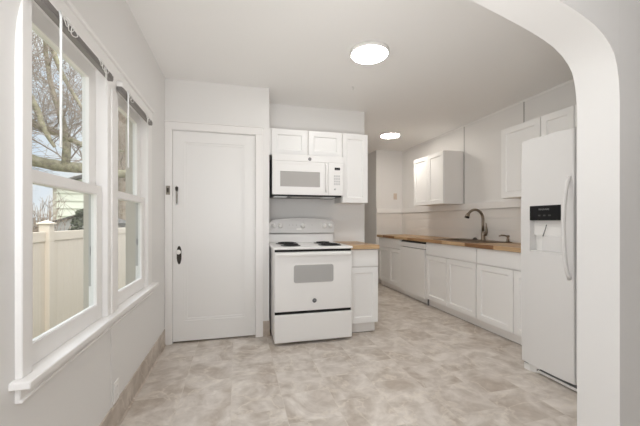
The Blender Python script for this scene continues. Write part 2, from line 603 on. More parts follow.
# left wall with two window openings
OP = [(1.23, 1.855), (2.00, 2.62)]
OZ0, OZ1 = 0.66, 1.925
m = MB()
XO = -0.742
m.box(XO, XL, -3.7, OP[0][0], 0, H)
m.box(XO, XL, OP[0][1], OP[1][0], OZ0, OZ1)
m.box(XO, XL, OP[1][1], 3.81, 0, H)
m.box(XO, XL, OP[0][0], OP[1][1], 0, OZ0)
m.box(XO, XL, OP[0][0], OP[1][1], OZ1, H)
struct(m.build('wall_left', WALL))

# door wall, its return and the wall behind the range
DX0, DX1, DZ1 = -0.592, 0.172, 2.015
m = MB()
m.box(XL, DX0 - 0.0015, YD, 3.40, 0, H)
m.box(DX1 + 0.0015, 0.310, YD, 3.40, 0, H)
m.box(DX0 - 0.0015, DX1 + 0.0015, YD, 3.40, DZ1 + 0.002, H)
m.box(XL, 0.310, 3.40, 3.81, 0, H)
m.box(0.310, 1.511, YB, 3.81, 0, H)
struct(m.build('wall_back', WALL))

struct(MB().box(XR, XR + 0.12, Y1, YE + 0.1, 0, H).build('wall_right', WALL))
m = MB()
m.box(2.53, XR, YE, YE + 0.12, 0, H)
m.box(2.53, 2.65, YE + 0.12, 8.1, 0, H)
struct(m.build('wall_end', WALL))
m = MB()
m.box(1.30, 1.42, 3.81, 8.1, 0, H)
m.box(1.30, 2.65, 8.1, 8.2, 0, H)
struct(m.build('wall_hall', WALL))

# arch wall
prof = [(1.593, 0.0), (1.593, 1.66), (1.5915, 1.71), (1.586, 1.775), (1.577, 1.825), (1.562, 1.872), (1.537, 1.908),
        (1.50, 1.945), (1.45, 1.979), (1.39, 2.006), (1.33, 2.028), (1.25, 2.053), (1.143, 2.083), (1.06, 2.105),
        (0.985, 2.124), (0.85, 2.150), (0.70, 2.168), (0.58, 2.177), (0.467, 2.18)]
right = prof
left = [(2 * 0.467 - x, z) for x, z in reversed(prof[:-1])]
outline = right + left
# concave outline: build it as strips so that the extrusion stays clean
m = MB()
arc = list(outline)
lo = [[m._v((x, y, z)) for x, z in arc] for y in (Y0, Y1)]
for k in range(len(arc) - 1):
    f = m.bm.faces.new([lo[0][k], lo[1][k], lo[1][k + 1], lo[0][k + 1]])
    f.smooth = True
for y in (Y0, Y1):
    for (xa, za), (xb, zb) in zip(arc, arc[1:]):
        if abs(xa - xb) > 1e-6:
            m.bm.faces.new([m._v(p) for p in ((xa, y, za), (xb, y, zb), (xb, y, H), (xa, y, H))])
m.box(1.5935, 4.6, Y0, Y1, 0, H)
m.box(XO, -0.6595, Y0, Y1, 0, H)
struct(m.build('wall_arch', WALL))

# front room behind the camera
struct(MB().box(4.6, 4.72, -3.7, Y1, 0, H).build('wall_side', WALL))
m = MB()
m.box(-0.80, -0.25, -3.7, -3.58, 0, H)
m.box(2.05, 4.72, -3.7, -3.58, 0, H)
m.box(-0.25, 2.05, -3.7, -3.58, 0, 0.8)
m.box(-0.25, 2.05, -3.7, -3.58, 2.2, H)
struct(m.build('wall_front', WALL))

# vinyl cove base
m = MB()
m.prism([(XL, 0.0), (XL + 0.016, 0.0), (XL + 0.008, 0.012), (XL + 0.005, 0.148), (XL, 0.152)], Y1, YD - 0.0005, plane='ac')
struct(m.build('baseboard_left', BASEM))
m = MB()
m.box(0.247, 0.316, YD - 0.006, YD, 0, 0.152)
m.box(0.310, 0.316, YD, YB, 0, 0.152)
struct(m.build('baseboard_back', BASEM))

# shiplap boards, ledge board and panel battens on the right and end walls
m = MB()
z = 0.905
while z < 1.30:
    z1 = min(z + 0.1455, 1.312)
    m.box(XR - 0.008, XR - 0.0005, 2.05, YE - 0.0005, z + 0.002, z1 - 0.002, 0.0012)
    m.box(2.535, XR - 0.008, YE - 0.008, YE - 0.0005, z + 0.002, z1 - 0.002, 0.0012)
    z += 0.1455
struct(m.build('wall_shiplap', SHIP))
m = MB()
m.box(XR - 0.026, XR - 0.0005, 1.7, YE - 0.0005, 1.315, 1.398, 0.002)
m.box(2.53, XR - 0.026, YE - 0.026, YE - 0.0005, 1.315, 1.398, 0.002)
struct(m.build('trim_1', TRIM))
m = MB()
m.box(XR - 0.006, XR - 0.0005, Y1, YE, H - 0.022, H - 0.0005, 0.001)
struct(m.build('trim_2', TRIM))
m = MB()
for y in (2.885, 3.853):
    m.box(XR - 0.004, XR - 0.0005, y - 0.006, y + 0.006, 1.398, H - 0.022)
struct(m.build('trim_7', SEAM))

# window casing, stool, apron
XC = -0.639
m = MB()
m.box(XL, XC, 1.180, 1.23, 0.672, 1.93, 0.003)
m.box(XL, XC, 1.855, 2.00, 0.672, 1.93, 0.003)
m.box(XL, XC - 0.004, 2.62, 2.735, 0.672, 1.93, 0.003)
m.box(XL, XC, 1.180, 2.735, 1.925, 1.995, 0.003)
m.box(XL, XC + 0.012, 1.170, 2.745, 1.995, 2.012, 0.003)
m.box(XL, XC + 0.006, 1.895, 1.945, 0.672, 1.85, 0.003)
struct(m.build('trim_3', TRIM))
m = MB()
m.box(XL - 0.01, -0.605, 1.155, 2.80, 0.648, 0.672, 0.003, 1)
m.box(XL, XL + 0.016, 1.18, 2.755, 0.600, 0.648, 0.003)
m.box(XL, XL + 0.022, 1.18, 2.76, 0.596, 0.606, 0.003)
struct(m.build('trim_4', TRIM))
# batten that hides the cable run under the mullion
m = MB()
m.box(XL, XL + 0.004, 1.95, 2.065, 0.152, 0.598, 0.001)
struct(m.build('trim_5', WALL))

# windows: double-hung sashes with glass
for k, (ya, yb) in enumerate(OP):
    win = bpy.data.objects.new('window_%d' % (k + 1), None)
    COL.objects.link(win)
    win.location = (-0.70, (ya + yb) / 2, 0.66)
    win['_w'] = Vector(win.location)
    struct(win)
    F = Fr((0, 0, 0), (0, 1, 0), (1, 0, 0))   # a = Y, b = X, c = Z
    ls = MB(F).plate(ya + 0.004, yb - 0.004, 0.673, 1.330, (ya + 0.050, yb - 0.066, 0.746, 1.290), -0.690, -0.664, 0.003).build('lower_sash', TRIM, win)
    MB(F).box(ya + 0.046, yb - 0.062, -0.680, -0.676, 0.742, 1.295).build('glass_pane', GLASS, ls)
    MB(F).plate(ya + 0.046, yb - 0.062, 0.741, 1.295, (ya + 0.054, yb - 0.070, 0.750, 1.286), -0.6755, -0.668, 0.002).build('glazing_bead', TRIM, ls)
    us = MB(F).plate(ya + 0.004, yb - 0.004, 1.290, 1.918, (ya + 0.055, yb - 0.078, 1.335, 1.850), -0.722, -0.693, 0.003).build('upper_sash', TRIM, win)
    MB(F).box(ya + 0.050, yb - 0.072, -0.711, -0.707, 1.33, 1.856).build('glass_pane', GLASS, us)
    # jamb with stops, and the outside frame with its storm track
    j = MB(F)
    j.box(ya, ya + 0.003, -0.724, XC - 0.002, 0.672, OZ1)
    j.box(yb - 0.003, yb, -0.724, XC - 0.002, 0.672, OZ1)
    j.box(ya, yb, -0.724, XC - 0.002, OZ1 - 0.006, OZ1)
    j.build('jamb', TRIM, win)
    e = MB(F)
    xo = -0.748 if k == 0 else -0.79
    e.box(ya - 0.03, ya, xo, -0.742, 0.63, OZ1 + 0.03)
    e.box(yb, yb + 0.03, xo, -0.742, 0.63, OZ1 + 0.03)
    e.box(ya, yb, xo, -0.742, OZ1, OZ1 + 0.03)
    e.box(ya, yb, xo, -0.742, 0.63, 0.665)
    e.box(yb - 0.003, yb, -0.742, -0.7245, 0.684, OZ1)
    e.box(ya, ya + 0.003, -0.742, -0.7245, 0.684, OZ1)
    e.build('storm_frame', EXT, win)
    MB(F).box(ya + 0.001, yb - 0.001, -0.741, -0.691, 0.661, 0.684).build('sill_track', BADGE, win)
    MB(F).box(yb - 0.0045, yb - 0.003, -0.724, -0.696, 0.83, 1.29).build('track', GREYPL, win)
    MB(F).box(yb - 0.012, yb - 0.0045, -0.716, -0.706, 0.985, 1.03, 0.002).build('latch', BADGE, win)

# door, casing
door = bpy.data.objects.new('door_1', None)
COL.objects.link(door)
door.location = ((DX0 + DX1) / 2, YD + 0.02, 0.0)
door['_w'] = Vector(door.location)
struct(door)
FD = Fr((0, YD + 0.012, 0), (1, 0, 0), (0, -1, 0))
m = MB(FD)
PX0, PX1, PZ0, PZ1 = -0.487, 0.066, 0.208, 1.912
m.plate(DX0, DX1, 0.016, DZ1, (PX0, PX1, PZ0, PZ1), -0.032, 0.004, 0.001, 1)
m.box(PX0 - 0.001, PX1 + 0.001, -0.03, -0.014, PZ0 - 0.001, PZ1 + 0.001)
slab = m.build('door_slab', DOORP, door)
m = MB(FD)
m.plate(PX0, PX1, PZ0, PZ1, (PX0 + 0.020, PX1 - 0.020, PZ0 + 0.020, PZ1 - 0.020), -0.015, -0.006, 0.004)
m.build('panel_moulding', DOORP, slab)
dk = MB(FD)
dk.prism([(-0.537 + 0.021 * math.cos(t), 0.838 + (0.065 if math.sin(t) > 0 else 0.075) * math.sin(t) + (0.02 if math.sin(t) > 0 else -0.015))
          for t in [i * math.pi / 12 for i in range(24)]], 0.004, 0.0075, bev=0.001)
esc = dk.build('escutcheon', DARKBRONZE, door)
MB(FD).lathe([(0.011, 0.0), (0.008, 0.012), (0.010, 0.022), (0.019, 0.028), (0.023, 0.038), (0.020, 0.048), (0.010, 0.053), (0.0, 0.054)],
             (-0.537, 0.0075, 0.868), (0, 1, 0)).build('door_knob', KNOBM, door)
MB(FD).rrect(-0.540, -0.534, 0.782, 0.806, 0.0029, 0.0075, 0.0085).build('keyhole', BLACK, esc)
b = MB(FD)
b.box(-0.568, -0.546, 0.004, 0.007, 1.31, 1.48, 0.001)
bolt = b.build('surface_bolt', CHROME, door)
MB(FD).tube([(-0.557, 0.013, 1.325), (-0.557, 0.013, 1.49)], 0.005, 8).build('bolt_rod', OLDBRASS, bolt)
MB(FD).lathe([(0.010, 0), (0.011, 0.010), (0.007, 0.014)], (-0.557, 0.010, 1.452), (0, 1, 0), 12).build('bolt_knob', DARKBRONZE, bolt)
MB(FD).box(-0.570, -0.544, 0.007, 0.018, 1.455, 1.482, 0.002).build('keeper', DARKBRONZE, bolt)
for hz in (0.30, 1.05, 1.75):
    MB(FD).tube([(DX1 + 0.001, 0.008, hz - 0.045), (DX1 + 0.001, 0.008, hz + 0.045)], 0.0045, 8).build('hinge', DOORP, door)

FW = Fr((0, YD, 0), (1, 0, 0), (0, -1, 0))
m = MB(FW)
m.box(-0.659, DX0 - 0.0015, 0, 0.020, 0, 2.02, 0.003)
m.box(DX1 + 0.0015, 0.246, 0, 0.020, 0, 2.02, 0.003)
m.box(-0.659, 0.246, 0, 0.020, 2.02, 2.088, 0.003)
m.box(-0.659, 0.252, 0, 0.026, 2.088, 2.100, 0.003)
struct(m.build('trim_6', TRIM))

lp = thing('latch_plate', (-0.628, YD - 0.02, 1.40), 'small grey metal latch plate on the left door casing, level with the sliding bolt', 'latch')
MB(FW).box(-0.647, -0.611, 0.020, 0.026, 1.405, 1.488, 0.002).build('plate', OLDBRASS, lp)
MB(FW).box(-0.637, -0.621, 0.026, 0.034, 1.425, 1.468, 0.002).build('catch', DARKBRONZE, lp)

# ------------------------------------------------------------------ ceiling lights
def ceiling_light(x, y, label, led):
    t = thing('ceiling_light', (x, y, H - 0.032), label, 'ceiling light', 'flush ceiling discs')
    MB().lathe([(0.143, 0.003), (0.150, 0.002), (0.153, 0.006), (0.153, 0.0315), (0.12, 0.0315), (0.12, 0.012), (0.143, 0.008)],
               (x, y, H - 0.032), sides=48).build('trim_ring', PLASTIC, t)
    MB().lathe([(0.0, 0.0), (0.10, 0.0004), (0.139, 0.002), (0.142, 0.006), (0.1, 0.010), (0.0, 0.010)],
               (x, y, H - 0.0345), sides=48).build('diffuser', led, t)


ceiling_light(1.01, 2.365, 'large glowing white ceiling disc in front of the range', LEDS[0])
ceiling_light(2.275, 4.53, 'smaller glowing white ceiling disc back over the sink run', LEDS[1])
hk = MB()
hk.lathe([(0.012, 0), (0.012, -0.004), (0.005, -0.007)], (1.125, 3.05, H), sides=12)
hk.tube([(1.125, 3.05, H - 0.005), (1.125, 3.05, H - 0.018), (1.132, 3.05, H - 0.026), (1.139, 3.05, H - 0.02)], 0.0018, 6)
tag(hk.build('ceiling_hook', PLASTIC), 'tiny white hook screwed into the ceiling above the microwave', 'hook')

# ------------------------------------------------------------------ range
FRG = Fr((0, 2.972, 0), (1, 0, 0), (0, -1, 0))
rg = thing('electric_range', (0.705, 3.3, 0), 'white freestanding electric range with four black coil burners', 'stove')
m = MB(FRG)
m.box(0.330, 1.082, -0.66, -0.030, 0.03, 0.893, 0.003)
for fx in (0.37, 1.04):
    m.box(fx - 0.02, fx + 0.02, -0.64, -0.60, 0.0, 0.03)
    m.box(fx - 0.02, fx + 0.02, -0.12, -0.08, 0.0, 0.03)
m.build('body', APPL, rg)
MB(FRG).box(0.334, 1.078, -0.0295, -0.014, 0.028, 0.889).build('gap_shade_sheet', DARKGAP, rg)  # black sheet standing for the shade in the gaps round door and drawer
od = MB(FRG).box(0.331, 1.081, -0.013, 0.012, 0.316, 0.870, 0.006, 2).build('oven_door', APPL, rg)
MB(FRG).rrect(0.497, 0.901, 0.571, 0.757, 0.026, 0.012, 0.0145, bev=0.001).build('window_frame', PLASTIC, od)
MB(FRG).rrect(0.507, 0.891, 0.581, 0.747, 0.020, 0.0145, 0.0155).build('window_glass', OVENGL, od)
m = MB(FRG)
m.prism([(-0.0, 0.826), (0.030, 0.830), (0.038, 0.838), (0.040, 0.852), (0.034, 0.862), (0.012, 0.868)], 0.345, 1.067, plane='bc', bev=0.004)
m.build('handle', APPL, od)
bd = MB(FRG).lathe([(0.0, 0), (0.021, 0), (0.021, 0.002), (0.0195, 0.003), (0.0, 0.003)], (0.705, 0.0115, 0.408), (0, 1, 0)).build('emblem', BADGE, od)
lettering('emblem_monogram', 'GE', 0.012, (0.705, 2.972 - 0.0152, 0.408), (math.radians(90), 0, 0), SILVER, bd)
m = MB(FRG)
m.prism([(-0.013, 0.030), (-0.006, 0.024), (0.008, 0.034), (0.010, 0.060), (0.010, 0.276), (0.004, 0.286), (-0.013, 0.287)], 0.331, 1.081, plane='bc', bev=0.002)
m.build('storage_drawer', APPL, rg)
m = MB(FRG)
m.box(0.316, 1.087, -0.655, 0.022, 0.893, 0.917, 0.007, 3)
ct = m.build('cooktop', APPL, rg)
for bx, by, br_ in ((0.505, 3.135, 0.080), (0.510, 3.425, 0.100), (0.905, 3.135, 0.100), (0.905, 3.425, 0.080)):
    bu = MB()
    bu.lathe([(br_ + 0.018, 0.0), (br_ + 0.018, 0.004), (br_ + 0.008, 0.005), (br_ - 0.01, 0.002), (0.02, 0.001), (0.0, 0.001)], (bx, by, 0.9172), sides=32)
    bo = bu.build('burner', BLACK, rg)
    sp = MB()
    pts = []
    turns = 4 if br_ > 0.09 else 3.3
    for i in range(int(turns * 18)):
        t = i / 18 * 2 * math.pi
        r = 0.018 + (br_ - 0.018) * i / (turns * 18)
        pts.append((bx + r * math.cos(t), by + r * math.sin(t), 0.9285))
    sp.tube(pts, 0.0052, 6)
    sp.build('coil', COIL, bo)
# backguard: low riser, then the bowed control panel
MB(FRG).box(0.335, 1.080, -0.66, -0.615, 0.917, 1.016, 0.003).build('backguard_riser', APPL, rg)
pts = [(0.328, 1.022), (1.086, 1.022), (1.086, 1.105)]
for i in range(1, 9):
    t = i / 8 * math.pi / 2
    pts.append((1.086 - 0.085 * (1 - math.cos(t)), 1.105 + 0.072 * math.sin(t)))
for i in range(1, 12):
    t = i / 12
    pts.append((1.001 - 0.588 * t, 1.177 + 0.020 * math.sin(t * math.pi)))
for i in range(0, 8):
    t = i / 8 * math.pi / 2
    pts.append((0.413 - 0.085 * math.sin(t), 1.105 + 0.072 * math.cos(t)))
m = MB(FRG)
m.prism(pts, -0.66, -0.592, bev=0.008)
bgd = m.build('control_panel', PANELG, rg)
for kx in (0.385, 0.458, 0.712, 0.962, 1.034):
    kb = MB(FRG).lathe([(0.026, 0), (0.025, 0.006), (0.020, 0.010), (0.018, 0.026), (0.012, 0.030), (0.0, 0.0305)],
                       (kx, -0.592, 1.108), (0, 1, 0), 20).build('knob', PLASTIC, rg)
    MB(FRG).box(kx - 0.003, kx + 0.003, -0.572, -0.558, 1.092, 1.124, 0.0015).build('grip', PLASTIC, kb)
for kx in (0.560, 0.600, 0.640, 0.820):
    MB(FRG).box(kx - 0.003, kx + 0.003, -0.592, -0.5912, 1.108, 1.120).build('marking', GREYPL, bgd)
MB(FRG).rrect(0.640, 0.700, 1.060, 1.078, 0.006, -0.592, -0.590).build('pale_plate', PLASTIC, bgd)  # small pale plate low on the panel

# ------------------------------------------------------------------ microwave over the range
FM = Fr((0, 3.30, 0), (1, 0, 0), (0, -1, 0))
mw = thing('microwave_oven', (0.72, 3.5, 1.42), 'white over-range microwave oven with black body sides', 'microwave')
MB(FM).box(0.352, 1.094, -0.389, -0.03, 1.418, 1.846, 0.002).build('body', BLACK, mw)
MB(FM).box(0.343, 1.106, -0.030, 0.001, 1.7815, 1.850, 0.002, 1).build('top_grille', APPL, mw)
md = MB(FM).plate(0.343, 0.938, 1.434, 1.780, (0.424, 0.846, 1.517, 1.675), -0.030, 0.001, 0.002, 1).build('door', APPL, mw)
MB(FM).box(0.420, 0.850, -0.012, -0.004, 1.513, 1.679).build('window', MWGL, md)
MB(FM).plate(0.372, 0.885, 1.47, 1.752, (0.376, 0.881, 1.474, 1.748), 0.0015, 0.0035).build('door_bead', PLASTIC, md)
m = MB(FM)
m.tube([(0.908, 0.002, 1.765), (0.908, 0.024, 1.75), (0.908, 0.030, 1.70), (0.908, 0.030, 1.53), (0.908, 0.024, 1.49), (0.912, 0.002, 1.475)], 0.010, 10)
m.build('handle', APPL, md)
cp = MB(FM).box(0.941, 1.106, -0.030, 0.001, 1.434, 1.780, 0.002, 1).build('control_panel', APPL, mw)
ds = MB(FM).box(1.008, 1.068, 0.001, 0.0025, 1.705, 1.732).build('display', BLACKPANEL, cp)
for sx in (1.026, 1.045):
    MB(FM).box(sx - 0.006, sx + 0.006, 0.0025, 0.003, 1.7135, 1.7155).build('display_segment', SILVER, ds)
for r in range(4):
    for c in range(3):
        MB(FM).rrect(1.000 + c * 0.024, 1.019 + c * 0.024, 1.545 + r * 0.028, 1.566 + r * 0.028, 0.003, 0.001, 0.0018, 2).build('key', SILVER, cp)
for c in range(2):
    MB(FM).rrect(1.004 + c * 0.036, 1.030 + c * 0.036, 1.665, 1.685, 0.003, 0.001, 0.0018, 2).build('key', PLASTIC, cp)
MB(FM).lathe([(0.012, 0), (0.012, 0.002), (0, 0.002)], (1.012, 0.0005, 1.50), (0, 1, 0), 16).build('start_button', SILVER, cp)
be = MB(FM).lathe([(0.0, 0), (0.018, 0), (0.018, 0.002), (0.0165, 0.003), (0.0, 0.003)], (0.735, -0.0003, 1.810), (0, 1, 0)).build('emblem', BADGE, mw)
lettering('emblem_monogram', 'GE', 0.011, (0.735, 3.30 - 0.0032, 1.810), (math.radians(90), 0, 0), SILVER, be)
for lx in (0.435, 0.955):
    MB(FM).rrect(lx - 0.068, lx + 0.068, 1.408, 1.4185, 0.004, -0.16, -0.035).build('cooktop_lamp', SILVER, mw)
MB(FM).box(0.56, 0.88, -0.20, -0.05, 1.413, 1.418).build('grease_filter', GREYPL, mw)


# ------------------------------------------------------------------ cabinets
def cabinet(name, fr, a0, a1, c0, c1, depth, fronts, loc, label, group=None, toe=None, top=None):
    """Carcass behind the front plane b=0; fronts: (kind, a0, a1, c0, c1)."""
    t = thing(name, loc, label, 'cabinet', group)
    m = MB(fr)
    if top:                     # open above the shelf so that the basin hangs free
        m.box(a0, a1, -depth, -0.0215, c0, top)
        m.box(a0, a1, -0.034, -0.0215, top, c1)
        m.box(a0, a0 + 0.016, -depth, -0.034, top, c1)
        m.box(a1 - 0.016, a1, -depth, -0.034, top, c1)
    else:
        m.box(a0, a1, -depth, -0.0215, c0, c1, 0.001)
    m.build('body', CABIN, t)
    for kind, p, q, r, s in fronts:
        m = MB(fr)
        if kind in ('drawer', 'false_front'):
            m.box(p, q, -0.020, 0.0, r, s, 0.0015)
        else:
            m.shaker(p, q, r, s, -0.020, 0.0)
        m.build({'door': 'door', 'drawer': 'drawer_front', 'false_front': 'false_front'}[kind], CAB, t)
    if toe:
        MB(fr).box(a0 + toe[1] + 0.01, a1 - toe[2] - 0.01, -depth + 0.02, -toe[0] - 0.012, 0.0, 0.02).build('floor_shadow_strip', DARKGAP, t)  # black strip painted in as the contact shadow along the floor
        MB(fr).box(a0 + toe[1], a1 - toe[2], -depth + 0.01, -toe[0], 0.007, c0).build('toe_kick', CABIN, t)
    return t


FU = Fr((0, 3.39, 0), (1, 0, 0), (0, -1, 0))
ct_ = cabinet('wall_cabinet', FU, 0.316, 1.120, 1.853, 2.135, 0.300,
              [('door', 0.346, 0.727, 1.857, 2.133), ('door', 0.741, 1.116, 1.857, 2.133)],
              (0.72, 3.54, 1.853), 'white double-door wall cabinet directly above the microwave', 'white wall cabinets')
MB(FU).box(0.316, 0.340, -0.0215, -0.003, 1.853, 2.135).build('filler_strip', CAB, ct_)
cabinet('wall_cabinet', FU, 1.1235, 1.428, 1.363, 2.135, 0.300,
        [('door', 1.128, 1.426, 1.366, 2.133)],
        (1.27, 3.54, 1.363), 'tall narrow white wall cabinet right of the microwave', 'white wall cabinets')

FB = Fr((0, 3.08, 0), (1, 0, 0), (0, -1, 0))
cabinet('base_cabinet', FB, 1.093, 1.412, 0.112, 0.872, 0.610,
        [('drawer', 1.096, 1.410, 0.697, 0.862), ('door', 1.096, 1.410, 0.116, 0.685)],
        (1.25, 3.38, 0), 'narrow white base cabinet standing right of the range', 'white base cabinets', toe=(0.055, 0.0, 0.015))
tag(MB().box(1.0905, 1.412, 3.045, 3.690, 0.874, 0.914, 0.003).build('countertop', WOODX),
    'short butcher-block countertop beside the range', 'countertop', 'butcher-block countertops')

# right-hand run: a = Y, b = -X
FR = Fr((2.50, 0, 0), (0, 1, 0), (-1, 0, 0))
TK = (0.055, 0.0, 0.0)
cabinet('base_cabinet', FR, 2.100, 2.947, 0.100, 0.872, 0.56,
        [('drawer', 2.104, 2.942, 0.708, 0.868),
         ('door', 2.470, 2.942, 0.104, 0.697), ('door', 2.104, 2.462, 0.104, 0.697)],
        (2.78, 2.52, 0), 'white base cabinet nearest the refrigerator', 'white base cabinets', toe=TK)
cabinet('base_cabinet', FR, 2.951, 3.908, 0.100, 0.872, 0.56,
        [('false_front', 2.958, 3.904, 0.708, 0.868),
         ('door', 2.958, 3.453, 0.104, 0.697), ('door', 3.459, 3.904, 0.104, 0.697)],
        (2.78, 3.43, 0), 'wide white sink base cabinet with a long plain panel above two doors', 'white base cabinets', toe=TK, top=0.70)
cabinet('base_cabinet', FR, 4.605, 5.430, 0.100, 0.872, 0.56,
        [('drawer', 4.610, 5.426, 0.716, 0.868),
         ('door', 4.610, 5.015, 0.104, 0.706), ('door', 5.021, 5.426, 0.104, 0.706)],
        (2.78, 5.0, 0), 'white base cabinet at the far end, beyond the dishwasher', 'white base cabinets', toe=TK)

dw = thing('dishwasher', (2.78, 4.255, 0), 'white built-in dishwasher between the sink cabinet and far cabinet', 'dishwasher')
MB(FR).box(3.915, 4.595, -0.56, -0.03, 0.09, 0.868).build('body', DARKGAP, dw)
MB(FR).box(3.918, 4.592, -0.029, 0.012, 0.085, 0.764, 0.004, 2).build('door', APPL, dw)
MB(FR).box(3.918, 4.592, -0.029, 0.014, 0.773, 0.842, 0.004, 2).build('control_strip', APPL, dw)
MB(FR).box(3.93, 4.56, 0.000, 0.010, 0.845, 0.868, 0.002).build('handle_recess', BLACK, dw)
MB(FR).box(3.918, 4.592, -0.10, -0.052, 0.008, 0.084).build('toe_panel', PLASTIC, dw)
MB(FR).box(3.93, 4.58, -0.10, -0.066, 0.0, 0.02).build('floor_shadow_strip', DARKGAP, dw)  # contact shadow below the dishwasher, drawn as a black strip
MB(FR).box(3.911, 3.915, -0.052, -0.030, 0.0, 0.084).build('gap_shade_strip', BADGE, dw)  # dark strip standing for the shaded gap at the toe panel's end

# long countertop with sink cut-out (a = Y, c-hole in plan -> build flat from strips)
SY0, SY1, SX0, SX1 = 3.03, 3.80, 2.575, 3.005
tcf = thing('countertop', (2.77, 3.77, 0.874), 'long butcher-block countertop holding the sink', 'countertop', 'butcher-block countertops')
m = MB(Fr((0, 0, 0), (0, 1, 0), (1, 0, 0)))


def flat_plate(m, a0, a1, b0, b1, hole, c0, c1):
    A = [a0, hole[0], hole[1], a1]
    B = [b0, hole[2], hole[3], b1]
    g = {}
    for k, c in enumerate((c0, c1)):
        for i in range(4):
            for j in range(4):
                g[i, j, k] = m._v((A[i], B[j], c))
    for k in (0, 1):
        for i in range(3):
            for j in range(3):
                if (i, j) != (1, 1):
                    m.bm.faces.new([g[i, j, k], g[i + 1, j, k], g[i + 1, j + 1, k], g[i, j + 1, k]])
    for i in range(3):
        for j in (0, 3):
            m.bm.faces.new([g[i, j, 0], g[i + 1, j, 0], g[i + 1, j, 1], g[i, j, 1]])
    for j in range(3):
        for i in (0, 3):
            m.bm.faces.new([g[i, j, 0], g[i, j + 1, 0], g[i, j + 1, 1], g[i, j, 1]])
    for (i, j), (p, q) in (((1, 1), (2, 1)), ((2, 1), (2, 2)), ((2, 2), (1, 2)), ((1, 2), (1, 1))):
        m.bm.faces.new([g[i, j, 0], g[p, q, 0], g[p, q, 1], g[i, j, 1]])


flat_plate(m, 2.095, 5.445, 2.470, 3.058, (SY0, SY1, SX0, SX1), 0.874, 0.914)
m.build('slab', WOODY, tcf)

# sink
sk = thing('sink', (2.79, 3.415, 0.72), 'dark brown drop-in sink in the long butcher-block countertop', 'sink')
m = MB(Fr((0, 0, 0), (0, 1, 0), (1, 0, 0)))
flat_plate(m, SY0 - 0.022, SY1 + 0.022, SX0 - 0.022, SX1 + 0.030, (SY0 + 0.02, SY1 - 0.02, SX0 + 0.02, SX1 - 0.085), 0.9145, 0.922)
m.build('rim', SINKM, sk)
m = MB()
bx0, bx1, by0, by1 = SX0 + 0.012, SX1 - 0.078, SY0 + 0.012, SY1 - 0.012
for q in ((bx0, bx0 + 0.008, by0, by1, 0.72, 0.914), (bx1 - 0.008, bx1, by0, by1, 0.72, 0.914),
          (bx0, bx1, by0, by0 + 0.008, 0.72, 0.914), (bx0, bx1, by1 - 0.008, by1, 0.72, 0.914), (bx0, bx1, by0, by1, 0.712, 0.72)):
    m.box(*q)
m.build('basin', SINKM, sk)
MB().lathe([(0.045, 0), (0.045, 0.003), (0.03, 0.001), (0.0, 0.001)], ((bx0 + bx1) / 2, 3.415, 0.7202)).build('drain', NICKEL, sk)

# faucet
FXX, FY = 2.962, 3.375
fc = thing('faucet', (FXX, FY, 0.922), 'brushed gooseneck faucet arching over the sink', 'faucet')
MB().lathe([(0.030, 0), (0.030, 0.006), (0.024, 0.014), (0.0235, 0.07), (0.021, 0.10), (0.016, 0.115), (0.0, 0.115)], (FXX, FY, 0.9222)).build('base', NICKEL, fc)
pts, rad = [], []
pts.append((FXX, FY, 1.02)); rad.append(0.018)
pts.append((FXX - 0.002, FY, 1.12)); rad.append(0.0165)
for i in range(0, 13):
    t = math.radians(0 + 148 * i / 12)
    pts.append((FXX - 0.118 + 0.116 * math.cos(t), FY, 1.180 + 0.120 * math.sin(t)))
    rad.append(0.0165)
MB().tube(pts, rad, 14).build('gooseneck', NICKEL, fc)
ex, ez = pts[-1][0], pts[-1][2]
hd = MB().lathe([(0.0165, -0.008), (0.021, 0.0), (0.024, 0.012), (0.027, 0.034), (0.027, 0.046), (0.022, 0.050), (0.0, 0.050)],
                (ex, FY, ez + 0.004), (-0.40, 0, -0.92)).build('spray_head', NICKEL, fc)
MB().lathe([(0.0274, 0.036), (0.0280, 0.038), (0.0270, 0.052), (0.0, 0.053)], (ex, FY, ez + 0.004), (-0.40, 0, -0.92)).build('spray_face', DARKBRONZE, hd)
m = MB()
m.tube([(FXX, FY - 0.015, 0.985), (FXX, FY - 0.045, 0.99), (FXX, FY - 0.056, 1.02), (FXX - 0.004, FY - 0.062, 1.06), (FXX - 0.004, FY - 0.055, 1.10), (FXX, FY - 0.048, 1.135)],
       [0.015, 0.016, 0.0165, 0.0125, 0.008, 0.005], 10)
m.build('lever_handle', NICKEL, fc)
sd = thing('soap_dispenser', (2.965, 3.0, 0.922), 'small brushed soap pump on the countertop right of the faucet', 'soap dispenser')
MB().lathe([(0.022, 0), (0.021, 0.010), (0.015, 0.014), (0.015, 0.035), (0.010, 0.038), (0.011, 0.055), (0.019, 0.057), (0.019, 0.074), (0, 0.078)], (2.965, 3.0, 0.9222)).build('pump_body', NICKEL, sd)
MB().tube([(2.965, 3.0, 0.984), (2.93, 3.010, 0.996), (2.895, 3.022, 0.998), (2.872, 3.030, 0.988)], [0.009, 0.009, 0.008, 0.007], 8).build('spout', NICKEL, sd)
MB().lathe([(0.030, 0), (0.030, 0.006), (0.022, 0.012), (0.018, 0.020), (0.010, 0.026), (0, 0.028)], (2.965, 3.50, 0.9222))
tag(MB().lathe([(0.032, 0), (0.032, 0.006), (0.024, 0.014), (0.019, 0.022), (0.010, 0.027), (0, 0.028)], (2.965, 3.52, 0.9222)).build('sink_hole_cap', DARKBRONZE),
    'dark domed cap on the sink rim left of the faucet', 'sink cap')

